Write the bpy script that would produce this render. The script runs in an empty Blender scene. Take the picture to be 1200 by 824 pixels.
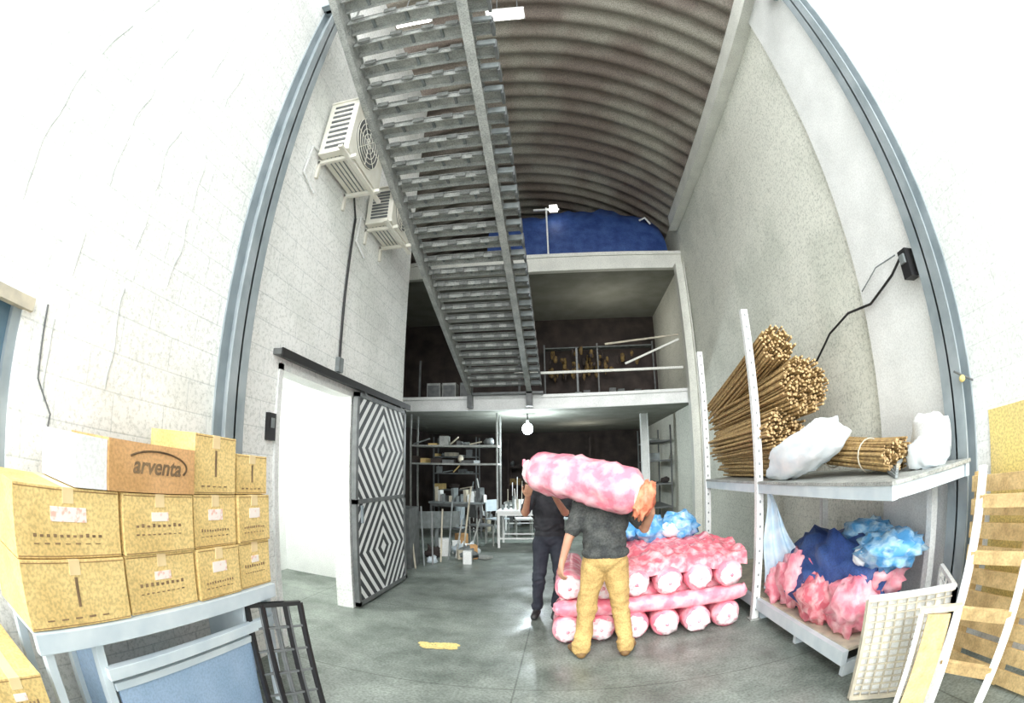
import bpy, math, random
import numpy as np
from mathutils import Vector, Matrix, Euler, noise
random.seed(4)
SC=bpy.context.scene
COL=bpy.context.collection
# ------------------------------------------------------------------ materials
def nodes(name):
    m=bpy.data.materials.new(name);m.use_nodes=True
    nt=m.node_tree;b=nt.nodes["Principled BSDF"]
    return m,nt,b
def mat(name,c1,c2=None,scale=6,rough=.7,bump=0,metal=0,detail=4,lo=.35,hi=.65,emit=0,grain=0,sheen=None):
    m,nt,b=nodes(name);N=nt.nodes;L=nt.links
    b.inputs["Roughness"].default_value=rough;b.inputs["Metallic"].default_value=metal
    if c2 is None:c2=tuple(x*.8 for x in c1)
    tc=N.new("ShaderNodeTexCoord");n=N.new("ShaderNodeTexNoise");n.inputs["Scale"].default_value=scale;n.inputs["Detail"].default_value=detail
    L.new(tc.outputs["Object"],n.inputs["Vector"])
    r=N.new("ShaderNodeValToRGB");r.color_ramp.elements[0].position=lo;r.color_ramp.elements[1].position=hi
    r.color_ramp.elements[0].color=(*c1,1);r.color_ramp.elements[1].color=(*c2,1)
    L.new(n.outputs["Fac"],r.inputs["Fac"]);out=r.outputs["Color"]
    if grain:
        g=N.new("ShaderNodeTexNoise");g.inputs["Scale"].default_value=70;g.inputs["Detail"].default_value=2
        L.new(tc.outputs["Object"],g.inputs["Vector"])
        gr=N.new("ShaderNodeValToRGB");gr.color_ramp.elements[0].position=.35;gr.color_ramp.elements[1].position=.6
        gr.color_ramp.elements[0].color=(1-grain,)*3+(1,);gr.color_ramp.elements[1].color=(1,1,1,1)
        L.new(g.outputs["Fac"],gr.inputs["Fac"])
        mx=N.new("ShaderNodeMix");mx.data_type='RGBA';mx.blend_type='MULTIPLY';mx.inputs[0].default_value=1
        L.new(out,mx.inputs[6]);L.new(gr.outputs["Color"],mx.inputs[7]);out=mx.outputs[2]
    L.new(out,b.inputs["Base Color"])
    if emit:
        b.inputs["Emission Color"].default_value=(*c1,1);b.inputs["Emission Strength"].default_value=emit
    if bump:
        bp=N.new("ShaderNodeBump");bp.inputs["Strength"].default_value=bump;bp.inputs["Distance"].default_value=.02
        L.new(n.outputs["Fac"],bp.inputs["Height"]);L.new(bp.outputs["Normal"],b.inputs["Normal"])
    return m
def wallmat(name,base,mortar,axes="yz",bw=.42,bh=.21,grain=.25,msize=.006,stain=(.78,.80,.78)):
    m,nt,b=nodes(name);N=nt.nodes;L=nt.links
    b.inputs["Roughness"].default_value=.85
    tc=N.new("ShaderNodeTexCoord");s=N.new("ShaderNodeSeparateXYZ");c=N.new("ShaderNodeCombineXYZ")
    L.new(tc.outputs["Object"],s.inputs[0])
    ix={"x":0,"y":1,"z":2}
    L.new(s.outputs[ix[axes[0]]],c.inputs[0]);L.new(s.outputs[ix[axes[1]]],c.inputs[1])
    br=N.new("ShaderNodeTexBrick");L.new(c.outputs[0],br.inputs["Vector"])
    br.inputs["Scale"].default_value=1;br.inputs["Brick Width"].default_value=bw;br.inputs["Row Height"].default_value=bh
    br.inputs["Mortar Size"].default_value=msize;br.inputs["Mortar Smooth"].default_value=.3
    br.inputs["Color1"].default_value=(*base,1);br.inputs["Color2"].default_value=(*[x*.97 for x in base],1);br.inputs["Mortar"].default_value=(*mortar,1)
    n=N.new("ShaderNodeTexNoise");n.inputs["Scale"].default_value=.9;n.inputs["Detail"].default_value=6;L.new(tc.outputs["Object"],n.inputs["Vector"])
    r=N.new("ShaderNodeValToRGB");r.color_ramp.elements[0].position=.38;r.color_ramp.elements[1].position=.5
    r.color_ramp.elements[0].color=(*stain,1);r.color_ramp.elements[1].color=(1,1,1,1);L.new(n.outputs["Fac"],r.inputs["Fac"])
    g=N.new("ShaderNodeTexNoise");g.inputs["Scale"].default_value=42;g.inputs["Detail"].default_value=5;g.inputs["Roughness"].default_value=.7;L.new(tc.outputs["Object"],g.inputs["Vector"])
    gr=N.new("ShaderNodeValToRGB");gr.color_ramp.elements[0].position=.34;gr.color_ramp.elements[1].position=.52
    gr.color_ramp.elements[0].color=(1-grain,1-grain*.95,1-grain,1);gr.color_ramp.elements[1].color=(1,1,1,1);L.new(g.outputs["Fac"],gr.inputs["Fac"])
    m1=N.new("ShaderNodeMix");m1.data_type='RGBA';m1.blend_type='MULTIPLY';m1.inputs[0].default_value=.6
    L.new(br.outputs["Color"],m1.inputs[6]);L.new(r.outputs["Color"],m1.inputs[7])
    m2=N.new("ShaderNodeMix");m2.data_type='RGBA';m2.blend_type='MULTIPLY';m2.inputs[0].default_value=1
    L.new(m1.outputs[2],m2.inputs[6]);L.new(gr.outputs["Color"],m2.inputs[7]);L.new(m2.outputs[2],b.inputs["Base Color"])
    bp=N.new("ShaderNodeBump");bp.inputs["Strength"].default_value=.25;bp.inputs["Distance"].default_value=.008;bp.invert=True
    L.new(br.outputs["Fac"],bp.inputs["Height"]);L.new(bp.outputs["Normal"],b.inputs["Normal"])
    return m
M={}
M['wallL']=wallmat("painted_block_white",(.92,.93,.90),(.72,.74,.72),msize=.005,grain=.30)
M['wallR']=wallmat("painted_block_cream",(.84,.85,.76),(.74,.74,.66),grain=.40,msize=.004)
M['wallN']=wallmat("painted_block_white_smooth",(.92,.93,.91),(.78,.80,.78),grain=.26,msize=.004)
M['white']=mat("white_paint",(.90,.92,.90),(.80,.82,.80),3,.6,grain=.15)
M['cream']=mat("cream_paint",(.86,.87,.80),(.76,.77,.71),3,.7,grain=.2)
M['steel']=mat("grey_blue_steel",(.25,.30,.32),(.36,.41,.43),4,.45,metal=.1)
M['steelL']=mat("light_grey_steel",(.50,.52,.49),(.34,.36,.34),7,.5,metal=.05,grain=.35)
M['steelD']=mat("dark_steel",(.10,.11,.11),(.16,.17,.17),9,.5)
M['steelM']=mat("mid_grey_steel",(.26,.275,.26),(.17,.18,.17),9,.6,grain=.3)
M['black']=mat("black_plastic",(.012,.012,.014),(.02,.02,.02),5,.5)
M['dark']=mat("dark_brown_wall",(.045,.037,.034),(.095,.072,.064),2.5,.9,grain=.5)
M['ceil2']=mat("olive_ceiling",(.30,.31,.27),(.23,.24,.20),2,.9,grain=.3)
M['card']=mat("cardboard",(.88,.66,.28),(.75,.54,.21),7,.8,bump=.15,grain=.28)
M['cardD']=mat("cardboard_orange",(.72,.42,.19),(.58,.33,.13),7,.8,grain=.2)
M['cardE']=mat("cardboard_edge",(.33,.2,.08),(.28,.17,.07),7,.9)
M['tape']=mat("packing_tape",(.85,.68,.38),(.78,.6,.32),9,.3)
M['label']=mat("paper_label",(.9,.82,.75),(.85,.5,.4),30,.6,lo=.5,hi=.6)
M['ink']=mat("printing_ink",(.14,.09,.05),(.3,.2,.1),9,.8)
M['joint']=mat("joint_line_paint",(.40,.43,.41),(.6,.62,.6),9,.9)  # grey of the thin broken joint lines on the left wall
M['blue']=mat("blue_painted_steel",(.38,.52,.70),(.31,.45,.62),4,.45,grain=.15)
M['bluep']=mat("pale_blue_steel",(.66,.74,.77),(.54,.63,.68),5,.45)
M['tarp']=mat("blue_tarp",(.02,.055,.22),(.05,.11,.33),5,.55,bump=.6,grain=.3)
M['film']=mat("pink_plastic_film",(.86,.24,.32),(.98,.62,.66),9,.22,bump=.7,lo=.40,hi=.72)
M['filmR']=mat("red_plastic_film",(.74,.16,.21),(.96,.55,.57),13,.22,bump=.9,lo=.42,hi=.72)
M['filmW']=mat("white_roll_end",(1,.88,.89),(.93,.46,.52),26,.4,bump=.4,lo=.48,hi=.70)
M['filmB']=mat("blue_plastic_film",(.10,.36,.70),(.6,.83,.95),11,.25,bump=.7,lo=.42,hi=.74)
M['orange']=mat("orange_red_bag",(.80,.16,.08),(.9,.38,.22),14,.45,bump=.6)
M['sheet']=mat("pale_blue_sheet",(.42,.62,.80),(.74,.85,.92),6,.35,bump=.6)
M['sackW']=mat("white_sack",(.92,.95,.96),(.76,.85,.90),6,.5,bump=.5)
M['reed']=mat("reed",(.55,.38,.16),(.30,.19,.08),30,.8)
M['reedE']=mat("reed_end",(.74,.55,.28),(.35,.22,.1),60,.8)
M['wood']=mat("pallet_wood",(.76,.56,.27),(.56,.39,.18),12,.8,bump=.3,grain=.2)
M['woodL']=mat("pale_wood",(.84,.74,.52),(.70,.58,.38),9,.8)
M['yellow']=mat("yellow_paint",(.86,.71,.26),(.80,.64,.26),3,.7,grain=.3)
M['acw']=mat("ac_casing",(.82,.81,.73),(.72,.70,.60),5,.5)
M['rust']=mat("rusty_yellow_fabric",(.22,.15,.045),(.09,.055,.03),14,.8)
M['skin']=mat("skin",(.50,.27,.17),(.44,.22,.14),12,.55)
M['hair']=mat("black_hair",(.01,.008,.007),(.025,.02,.015),60,.6)
M['shirt']=mat("charcoal_shirt",(.045,.050,.050),(.085,.092,.085),14,.9,bump=.3,grain=.4)
M['shirtB']=mat("black_shirt",(.010,.011,.014),(.025,.025,.03),14,.9,bump=.3)
M['trou']=mat("tan_trousers",(.66,.45,.17),(.50,.33,.12),7,.85,bump=.4,grain=.25)
M['trouB']=mat("dark_trousers",(.012,.015,.025),(.025,.03,.042),9,.85,bump=.3)
M['shoe']=mat("tan_boot",(.25,.15,.05),(.18,.1,.04),9,.6)
M['shoeB']=mat("black_shoe",(.015,.015,.016),(.04,.04,.04),9,.5)
M['eyew']=mat("eye_white",(.8,.78,.75),(.75,.72,.7),9,.3)
M['glass']=mat("window_glass",(.05,.09,.12),(.12,.2,.26),2,.1)
M['lamp']=mat("lamp_glow",(1,.98,.92),(1,.98,.92),2,.5,emit=9)
M['bulb']=mat("bulb_glow",(.85,.95,1),(.85,.95,1),2,.5,emit=40)
M['red']=mat("red_item",(.5,.05,.04),(.3,.03,.03),6,.5)
M['beige']=mat("beige_item",(.6,.55,.42),(.4,.37,.3),8,.7)
M['grey']=mat("grey_item",(.25,.28,.28),(.15,.17,.17),8,.7)
M['greenb']=mat("bottle_green",(.05,.16,.10),(.1,.25,.15),8,.3)
def floormat():
    m,nt,b=nodes("concrete_floor");N=nt.nodes;L=nt.links
    tc=N.new("ShaderNodeTexCoord")
    n=N.new("ShaderNodeTexNoise");n.inputs["Scale"].default_value=1.3;n.inputs["Detail"].default_value=9;n.inputs["Roughness"].default_value=.72
    L.new(tc.outputs["Object"],n.inputs["Vector"])
    r=N.new("ShaderNodeValToRGB");e=r.color_ramp.elements;e[0].position=.34;e[0].color=(.12,.145,.125,1);e[1].position=.66;e[1].color=(.34,.385,.345,1)
    L.new(n.outputs["Fac"],r.inputs["Fac"])
    br=N.new("ShaderNodeTexBrick");br.offset=0;br.inputs["Scale"].default_value=1;br.inputs["Brick Width"].default_value=2.6;br.inputs["Row Height"].default_value=1.9
    br.inputs["Mortar Size"].default_value=.008;br.inputs["Mortar Smooth"].default_value=.4
    br.inputs["Color1"].default_value=(1,1,1,1);br.inputs["Color2"].default_value=(.94,.95,.95,1);br.inputs["Mortar"].default_value=(.55,.56,.55,1)
    mp=N.new("ShaderNodeMapping");mp.inputs["Location"].default_value=(.35,.75,0)
    L.new(tc.outputs["Object"],mp.inputs["Vector"]);L.new(mp.outputs[0],br.inputs["Vector"])
    mx=N.new("ShaderNodeMix");mx.data_type='RGBA';mx.blend_type='MULTIPLY';mx.inputs[0].default_value=1
    L.new(r.outputs["Color"],mx.inputs[6]);L.new(br.outputs["Color"],mx.inputs[7])
    g=N.new("ShaderNodeTexNoise");g.inputs["Scale"].default_value=50;g.inputs["Detail"].default_value=4;L.new(tc.outputs["Object"],g.inputs["Vector"])
    gr=N.new("ShaderNodeValToRGB");gr.color_ramp.elements[0].position=.35;gr.color_ramp.elements[1].position=.6;gr.color_ramp.elements[0].color=(.6,.6,.6,1)
    L.new(g.outputs["Fac"],gr.inputs["Fac"])
    m2=N.new("ShaderNodeMix");m2.data_type='RGBA';m2.blend_type='MULTIPLY';m2.inputs[0].default_value=1
    L.new(mx.outputs[2],m2.inputs[6]);L.new(gr.outputs["Color"],m2.inputs[7]);L.new(m2.outputs[2],b.inputs["Base Color"])
    n2=N.new("ShaderNodeTexNoise");n2.inputs["Scale"].default_value=1.7;n2.inputs["Detail"].default_value=5;L.new(tc.outputs["Object"],n2.inputs["Vector"])
    r2=N.new("ShaderNodeMapRange");r2.inputs[1].default_value=.38;r2.inputs[2].default_value=.62;r2.inputs[3].default_value=.30;r2.inputs[4].default_value=.68
    L.new(n2.outputs["Fac"],r2.inputs[0]);L.new(r2.outputs[0],b.inputs["Roughness"])
    return m
M['floor']=floormat()
def chevmat():
    m,nt,b=nodes("chevron_panel");N=nt.nodes;L=nt.links
    tc=N.new("ShaderNodeTexCoord");s=N.new("ShaderNodeSeparateXYZ");L.new(tc.outputs["Object"],s.inputs[0])
    def mt(op,a,bv=None):
        x=N.new("ShaderNodeMath");x.operation=op
        for i,v in enumerate((a,bv)):
            if v is None:continue
            if isinstance(v,(int,float)):x.inputs[i].default_value=v
            else:L.new(v,x.inputs[i])
        return x.outputs[0]
    u=mt('ABSOLUTE',mt('DIVIDE',s.outputs[1],.78))
    v=mt('ABSOLUTE',mt('DIVIDE',mt('SUBTRACT',mt('ABSOLUTE',s.outputs[2]),.61),.78))
    d=mt('FRACT',mt('MULTIPLY',mt('ADD',u,v),4.3))
    k=mt('GREATER_THAN',d,.48)
    mx=N.new("ShaderNodeMix");mx.data_type='RGBA';L.new(k,mx.inputs[0]);mx.inputs[6].default_value=(.86,.88,.87,1);mx.inputs[7].default_value=(.05,.055,.06,1)
    L.new(mx.outputs[2],b.inputs["Base Color"]);b.inputs["Roughness"].default_value=.6
    return m
M['chev']=chevmat()
M['roof']=mat("corrugated_roof",(.42,.395,.33),(.27,.22,.185),.8,.7,lo=.4,hi=.6,grain=.5)
# ------------------------------------------------------------------ mesh builder
class MB:
    def __init__(s):s.v=[];s.f=[];s.m=[];s.mats=[];s.sm=[]
    def mi(s,k):
        if k not in s.mats:s.mats.append(k)
        return s.mats.index(k)
    def add(s,vs,fs,k,smooth=False):
        o=len(s.v);s.v+= [tuple(x) for x in vs];i=s.mi(k)
        for f in fs:s.f.append([o+a for a in f]);s.m.append(i);s.sm.append(smooth)
    def box(s,a,b,k,rot=None,piv=None):
        (x0,y0,z0),(x1,y1,z1)=a,b
        vs=[Vector(p) for p in((x0,y0,z0),(x1,y0,z0),(x1,y1,z0),(x0,y1,z0),(x0,y0,z1),(x1,y0,z1),(x1,y1,z1),(x0,y1,z1))]
        if rot:
            c=Vector(piv) if piv else (vs[0]+vs[6])/2;R=Euler([math.radians(t) for t in rot]).to_matrix();vs=[R@(v-c)+c for v in vs]
        s.add(vs,[(0,3,2,1),(4,5,6,7),(0,1,5,4),(1,2,6,5),(2,3,7,6),(3,0,4,7)],k)
    def beam(s,p,q,w,h,k,up=(0,0,1)):
        p=Vector(p);q=Vector(q);d=(q-p).normalized();u=Vector(up)
        if abs(d.dot(u))>.98:u=Vector((0,1,0))
        sd=d.cross(u).normalized();u=sd.cross(d).normalized();vs=[]
        for c in(p,q):
            for a,b in((-1,-1),(1,-1),(1,1),(-1,1)):vs.append(c+sd*a*w/2+u*b*h/2)
        s.add(vs,[(0,1,2,3),(7,6,5,4),(0,4,5,1),(1,5,6,2),(2,6,7,3),(3,7,4,0)],k)
    def tube(s,pts,rs,k,n=10,ke=None,nz=0,seed=0):
        pts=[Vector(p) for p in pts]
        if isinstance(rs,(int,float)):rs=[rs]*len(pts)
        vs=[];pu=None
        for i,p in enumerate(pts):
            d=(pts[min(i+1,len(pts)-1)]-pts[max(i-1,0)])
            if d.length<1e-9:d=Vector((0,0,1))
            d.normalize()
            if pu is None:
                u=Vector((0,0,1)) if abs(d.z)<.9 else Vector((1,0,0))
            else:u=pu
            sd=d.cross(u).normalized();u=sd.cross(d).normalized();pu=u
            for j in range(n):
                a=2*math.pi*j/n;r=rs[i];dr=(sd*math.cos(a)+u*math.sin(a))
                if nz:
                    r*=1+nz*noise.noise((p+dr*r)*7+Vector((seed,0,0)))+nz*.5*noise.noise((p+dr*r)*19+Vector((seed,3,0)))
                vs.append(p+dr*r)
        fs=[]
        for i in range(len(pts)-1):
            for j in range(n):
                a=i*n+j;b=i*n+(j+1)%n;fs.append((a,b,b+n,a+n))
        s.add(vs,fs,k,True)
        e=ke or k
        s.add(vs[:n],[tuple(range(n))[::-1]],e);s.add(vs[-n:],[tuple(range(n))],e)
    def cyl(s,p,q,r,k,n=12,r2=None,ke=None):
        s.tube([p,q],[r,r if r2 is None else r2],k,n,ke)
    def ell(s,c,r,k,rot=(0,0,0),n=18,nz=0,fr=6,seed=0,sq=1):
        R=Euler([math.radians(t) for t in rot]).to_matrix();c=Vector(c);vs=[];m=n//2+1
        pw=lambda t:math.copysign(abs(t)**sq,t)
        for i in range(m):
            th=math.pi*i/(m-1)
            for j in range(n):
                a=2*math.pi*j/n
                l=Vector((pw(math.sin(th))*pw(math.cos(a)),pw(math.sin(th))*pw(math.sin(a)),pw(math.cos(th))))
                v=Vector((l.x*r[0],l.y*r[1],l.z*r[2]))
                if nz:
                    v*=1+nz*noise.noise(l*fr*.35+Vector((seed*3.1,1,0)))+nz*.6*noise.noise(l*fr+Vector((seed,0,2)))
                vs.append(R@v+c)
        fs=[]
        for i in range(m-1):
            for j in range(n):
                a=i*n+j;b=i*n+(j+1)%n;fs.append((a,a+n,b+n,b))
        s.add(vs,fs,k,True)
    def text(s,body,size,mtx,k):
        cu=bpy.data.curves.new("t","FONT");cu.body=body;cu.size=size;cu.align_x='CENTER';cu.align_y='CENTER';cu.extrude=.001;cu.shear=.25;cu.offset=.002
        ob=bpy.data.objects.new("t",cu);COL.objects.link(ob);dg=bpy.context.evaluated_depsgraph_get()
        me=bpy.data.meshes.new_from_object(ob.evaluated_get(dg))
        s.add([mtx@v.co for v in me.vertices],[tuple(p.vertices) for p in me.polygons],k)
        bpy.data.objects.remove(ob);bpy.data.curves.remove(cu);bpy.data.meshes.remove(me)
    def grid(s,f,nu,nv,k):
        vs=[f(i/nu,j/nv) for j in range(nv+1) for i in range(nu+1)];fs=[]
        for j in range(nv):
            for i in range(nu):
                a=j*(nu+1)+i;fs.append((a,a+1,a+nu+2,a+nu+1))
        s.add(vs,fs,k,True)
    def done(s,name,bevel=0,origin=None):
        me=bpy.data.meshes.new(name)
        vs=s.v
        if origin is None and vs:
            a=np.array(vs);o=(a.min(0)+a.max(0))/2;o[2]=a[:,2].min()
        else:o=np.array(origin if origin else (0,0,0),float)
        me.from_pydata([tuple(np.array(v)-o) for v in vs],[],s.f)
        for k in s.mats:me.materials.append(M[k])
        me.polygons.foreach_set("material_index",s.m);me.polygons.foreach_set("use_smooth",s.sm);me.update()
        ob=bpy.data.objects.new(name,me);COL.objects.link(ob);ob.location=tuple(o)
        if bevel:
            b=ob.modifiers.new("bevel","BEVEL");b.width=bevel;b.segments=2;b.limit_method='ANGLE'
        return ob
def simple(name,a,b,k,**kw):
    m=MB();m.box(a,b,k);return m.done(name,origin=(0,0,0),**kw)
# ------------------------------------------------------------------ room
XL,XR,YM=-2.3,2.8,9.4
EZ=7.12
simple("floor",(-7,-4,-.1),(7,16.2,0),'floor')
m=MB()
m.box((XL-.2,.75,0),(XL,3.15,8.2),'wallL');m.box((XL-.2,-1.6,2.2),(XL,.75,8.2),'wallL');m.box((XL-.2,-1.6,0),(XL,.75,1.15),'wallL');m.box((XL-.2,-1.6,1.15),(XL,-.1,2.2),'wallL')
m.box((XL-.2,4.6,0),(XL,6.3,8.2),'wallL');m.box((XL-.2,3.15,2.45),(XL,4.6,8.2),'wallL')
m.done("wall_left",origin=(0,0,0))
m=MB();m.box((-4.7,6.1,0),(XL-.2,6.3,8.0),'wallL');m.done("wall_partition",origin=(0,0,0))
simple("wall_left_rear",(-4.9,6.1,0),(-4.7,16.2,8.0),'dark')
simple("wall_right",(XR,2.3,0),(XR+.2,16.2,EZ+.05),'wallR')
simple("wall_right_front",(XR,-1.6,0),(XR+.2,2.3,8.2),'wallN')
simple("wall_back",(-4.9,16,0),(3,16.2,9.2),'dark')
m=MB();m.box((-4.1,2.9,0),(-4.0,5.9,2.7),'white');m.box((-4.1,5.8,0),(-2.5,5.9,2.7),'white');m.box((-4.1,2.9,0),(-2.5,3.0,2.7),'white');m.box((-4.1,2.9,2.7),(-2.5,5.9,2.8),'white')
m.done("wall_side_room",origin=(0,0,0))
x0,x1=-4.9,XR+.12;RCX=(x0+x1)/2;hw=(x1-x0)/2;rise=1.6;RR=(hw*hw+rise*rise)/(2*rise);RZC=EZ+rise-RR
def roofz(x):return RZC+math.sqrt(max(RR*RR-(x-RCX)**2,0))
def roof():
    m=MB();na=30;ys=np.arange(2.25,16.2,.05);vs=[];a0=math.asin(hw/RR)
    for y in ys:
        c=math.cos(y*2*math.pi/.40);c=math.copysign(abs(c)**.5,c)*.05
        for i in range(na+1):
            a=-a0+2*a0*i/na;r=RR+c
            vs.append((RCX+r*math.sin(a),y,RZC+r*math.cos(a)))
    fs=[]
    for j in range(len(ys)-1):
        for i in range(na):
            a=j*(na+1)+i;fs.append((a,a+1,a+na+2,a+na+1))
    m.add(vs,fs,'roof',True);return m.done("ceiling",origin=(0,0,0))
roof()
m=MB();m.box((-4.7,YM,2.88),(XR,16,3.1),'ceil2');m.done("mezzanine_floor",origin=(0,0,0))
m=MB();m.box((-4.7,YM,6.0),(XR,16,6.2),'ceil2');m.done("upper_loft_floor",origin=(0,0,0))
m=MB();m.box((-4.7,YM-.12,2.86),(XR,YM,3.12),'white');m.box((-4.7,YM-.16,3.08),(XR,YM-.1,3.14),'white');m.box((-4.7,YM-.16,2.84),(XR,YM-.1,2.88),'white');m.done("trim_mezzanine_beam",origin=(0,0,0))
m=MB();m.box((-4.7,YM-.14,5.84),(XR,YM,6.20),'cream');m.box((-4.7,YM-.18,6.16),(XR,YM-.1,6.24),'cream');m.done("trim_loft_beam",origin=(0,0,0))
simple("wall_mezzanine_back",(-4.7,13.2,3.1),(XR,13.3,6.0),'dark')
def hcol(name,x,y,z0,z1,w,d,k,side):
    m=MB();t=.018
    m.box((x-d/2,y-w/2,z0),(x-d/2+t,y+w/2,z1),k);m.box((x+d/2-t,y-w/2,z0),(x+d/2,y+w/2,z1),k);m.box((x-d/2,y-t/2,z0),(x+d/2,y+t/2,z1),k)
    m.box((x-d/2,y-w/2-.04,z0),(x+d/2,y+w/2+.04,z0+.02),k)
    return m.done(name)
hcol("steel_column",XL+.07,2.47,0,6.95,.2,.14,'steel',1)
hcol("steel_column",XR-.07,2.22,0,6.95,.22,.14,'steel',-1)
m=MB();m.box((XR-.06,2.34,0),(XR,3.25,7.05),'white');m.done("trim_pilaster",origin=(0,0,0))
m=MB();m.box((XR-.16,2.3,EZ-.33),(XR,YM-.2,EZ),'cream');m.box((XR-.2,2.3,EZ-.38),(XR,YM-.2,EZ-.33),'cream');m.done("trim_eaves_beam",origin=(0,0,0))
m=MB();m.box((XL,2.36,6.2),(XR,2.4,6.5),'steel');m.box((XL,2.28,6.47),(XR,2.48,6.5),'steel');m.box((XL,2.28,6.2),(XR,2.48,6.23),'steel');m.done("roof_header_beam")
hcol("mezzanine_column",XR-.13,YM-.3,0,5.84,.2,.2,'cream',-1)
hcol("mezzanine_post",1.95,11.2,0,2.88,.18,.18,'white',-1)
m=MB()
for y0,z0,z1,sd in((1.02,1.75,6.6,1),(1.42,1.9,6.9,2),(.55,2.6,5.6,3),(1.75,2.6,6.8,4)):
    pts=[];z=z0
    while z<z1:
        pts.append((XL+.003,y0+.10*noise.noise(Vector((sd*5,z*.8,0)))+.05*noise.noise(Vector((sd*5,z*4,0))),z));z+=.08
    i=0
    while i<len(pts)-2:
        L=random.randint(3,11);seg=pts[i:i+L]
        if len(seg)>1:m.tube(seg,.0038,'joint',5)
        i+=L+random.randint(0,4)
m.tube([(XL+.01,1.0,1.55),(XL+.02,1.02,1.7),(XL+.01,.92,1.85),(XL+.01,.9,2.2)],.006,'steelD',6)
m.done("wall_cable_run")
# ------------------------------------------------------------------ sliding door
m=MB();m.box((XL+.04,4.62,.03),(XL+.07,6.2,2.46),'chev')
for a,b in(((XL+.03,4.6,.03),(XL+.085,4.66,2.46)),((XL+.03,6.16,.03),(XL+.085,6.22,2.46)),((XL+.03,4.6,.03),(XL+.085,6.22,.08)),((XL+.03,4.6,2.41),(XL+.085,6.22,2.46)),((XL+.03,4.6,1.22),(XL+.085,6.22,1.27))):m.box(a,b,'steelD')
m.box((XL+.085,4.72,1.0),(XL+.11,4.75,1.2),'steel')
d=m.done("door_1",origin=(XL+.05,5.41,1.245))
m=MB();m.box((XL+.0,3.05,2.5),(XL+.09,6.35,2.55),'steelD');m.box((XL+.09,3.05,2.48),(XL+.105,6.35,2.555),'black')
for y in(4.8,6.0):m.cyl((XL+.03,y,2.49),(XL+.09,y,2.49),.035,'steelD')
m.done("trim_door_track",origin=(0,0,0))
m=MB();m.box((XL-.2,3.15,0),(XL+.02,3.21,2.45),'white');m.box((XL-.2,3.15,2.4),(XL+.02,4.6,2.45),'white');m.done("trim_door_frame",origin=(0,0,0))
m=MB();m.box((-3.99,4.6,1.95),(-3.85,5.0,2.1),'black');m.box((-3.99,4.55,2.1),(-3.8,5.05,2.12),'steelD');m.done("wall_shelf_speaker")
m=MB();m.box((XL+.0,3.02,1.80),(XL+.04,3.12,2.02),'black');m.box((XL+.04,3.05,1.9),(XL+.05,3.09,1.98),'grey');m.done("light_switch")
m=MB();m.box((XL-.1,-.08,1.17),(XL-.08,.73,2.18),'glass')
for a,b in(((XL-.14,-.1,1.15),(XL-.02,-.04,2.2)),((XL-.14,.69,1.15),(XL-.02,.75,2.2)),((XL-.14,-.1,1.15),(XL-.02,.75,1.21)),((XL-.14,-.1,2.14),(XL-.02,.75,2.2)),((XL-.12,.32,1.15),(XL-.05,.35,2.2)),((XL-.12,-.1,1.7),(XL-.05,.75,1.73))):m.box(a,b,'steel')
m.box((XL-.02,-.2,2.13),(XL+.05,.8,2.19),'beige')
m.done("window_1",origin=(0,0,0))
# ------------------------------------------------------------------ staircase
def stair():
    m=MB();A=Vector((0,9.15,3.25));B=Vector((0,1.5,5.92));d=(B-A).normalized()
    for x,w,h in((-1.88,.07,.26),(-.68,.10,.20)):
        m.beam(A+Vector((x,0,0)),B+Vector((x,0,0)),w*.35,h,'steelL')
        for s in(-1,1):
            o=Vector((0,-d.z,d.y))*s*h/2
            m.beam(A+Vector((x,0,0))+o,B+Vector((x,0,0))+o,w,.016,'steelL')
    n=30
    for i in range(n):
        p=A+(B-A)*(i+.5)/n;p.z+=.08
        m.box((-1.85,p.y-.085,p.z-.012),(-.44,p.y+.085,p.z+.012),'steelL')
        m.box((-1.85,p.y-.085,p.z-.07),(-.44,p.y-.073,p.z),'steelL')
        m.box((-1.85,p.y+.073,p.z-.07),(-.44,p.y+.085,p.z),'steelL')
        for x in(-1.6,-1.25,-.95):m.box((x-.015,p.y-.07,p.z-.03),(x+.015,p.y+.07,p.z-.013),'grey')
        for x in(-1.72,-1.38,-1.06,-.82):m.box((x-.06,p.y-.14,p.z-.085),(x+.06,p.y-.12,p.z-.03),'steelM')
        m.box((-.46,p.y-.09,p.z-.1),(-.43,p.y+.09,p.z+.03),'steelD')
        m.box((-.62,p.y-.13,p.z-.085),(-.44,p.y-.11,p.z-.01),'grey')
    m.box((-1.95,9.05,3.14),(-.4,9.23,3.18),'steelD');m.box((-1.93,9.05,2.88),(-1.83,9.2,3.2),'steelD');m.box((-.74,9.05,2.88),(-.62,9.2,3.2),'steelD')
    for x in(-1.88,-.68):m.beam((x,2.42,5.6),(x,2.42,6.2),.04,.04,'steelL')
    return m.done("steel_staircase")
stair()
m=MB();m.tube([(XL+.025,4.2,4.4),(XL+.025,4.2,3.4),(XL+.025,4.22,2.62)],.015,'black',8);m.tube([(XL+.03,3.7,4.9),(XL+.03,4.0,4.75),(XL+.025,4.2,4.4)],.012,'black',8);m.box((XL+.002,4.17,2.6),(XL+.05,4.27,2.75),'grey');m.done("cable_conduit")
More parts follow.
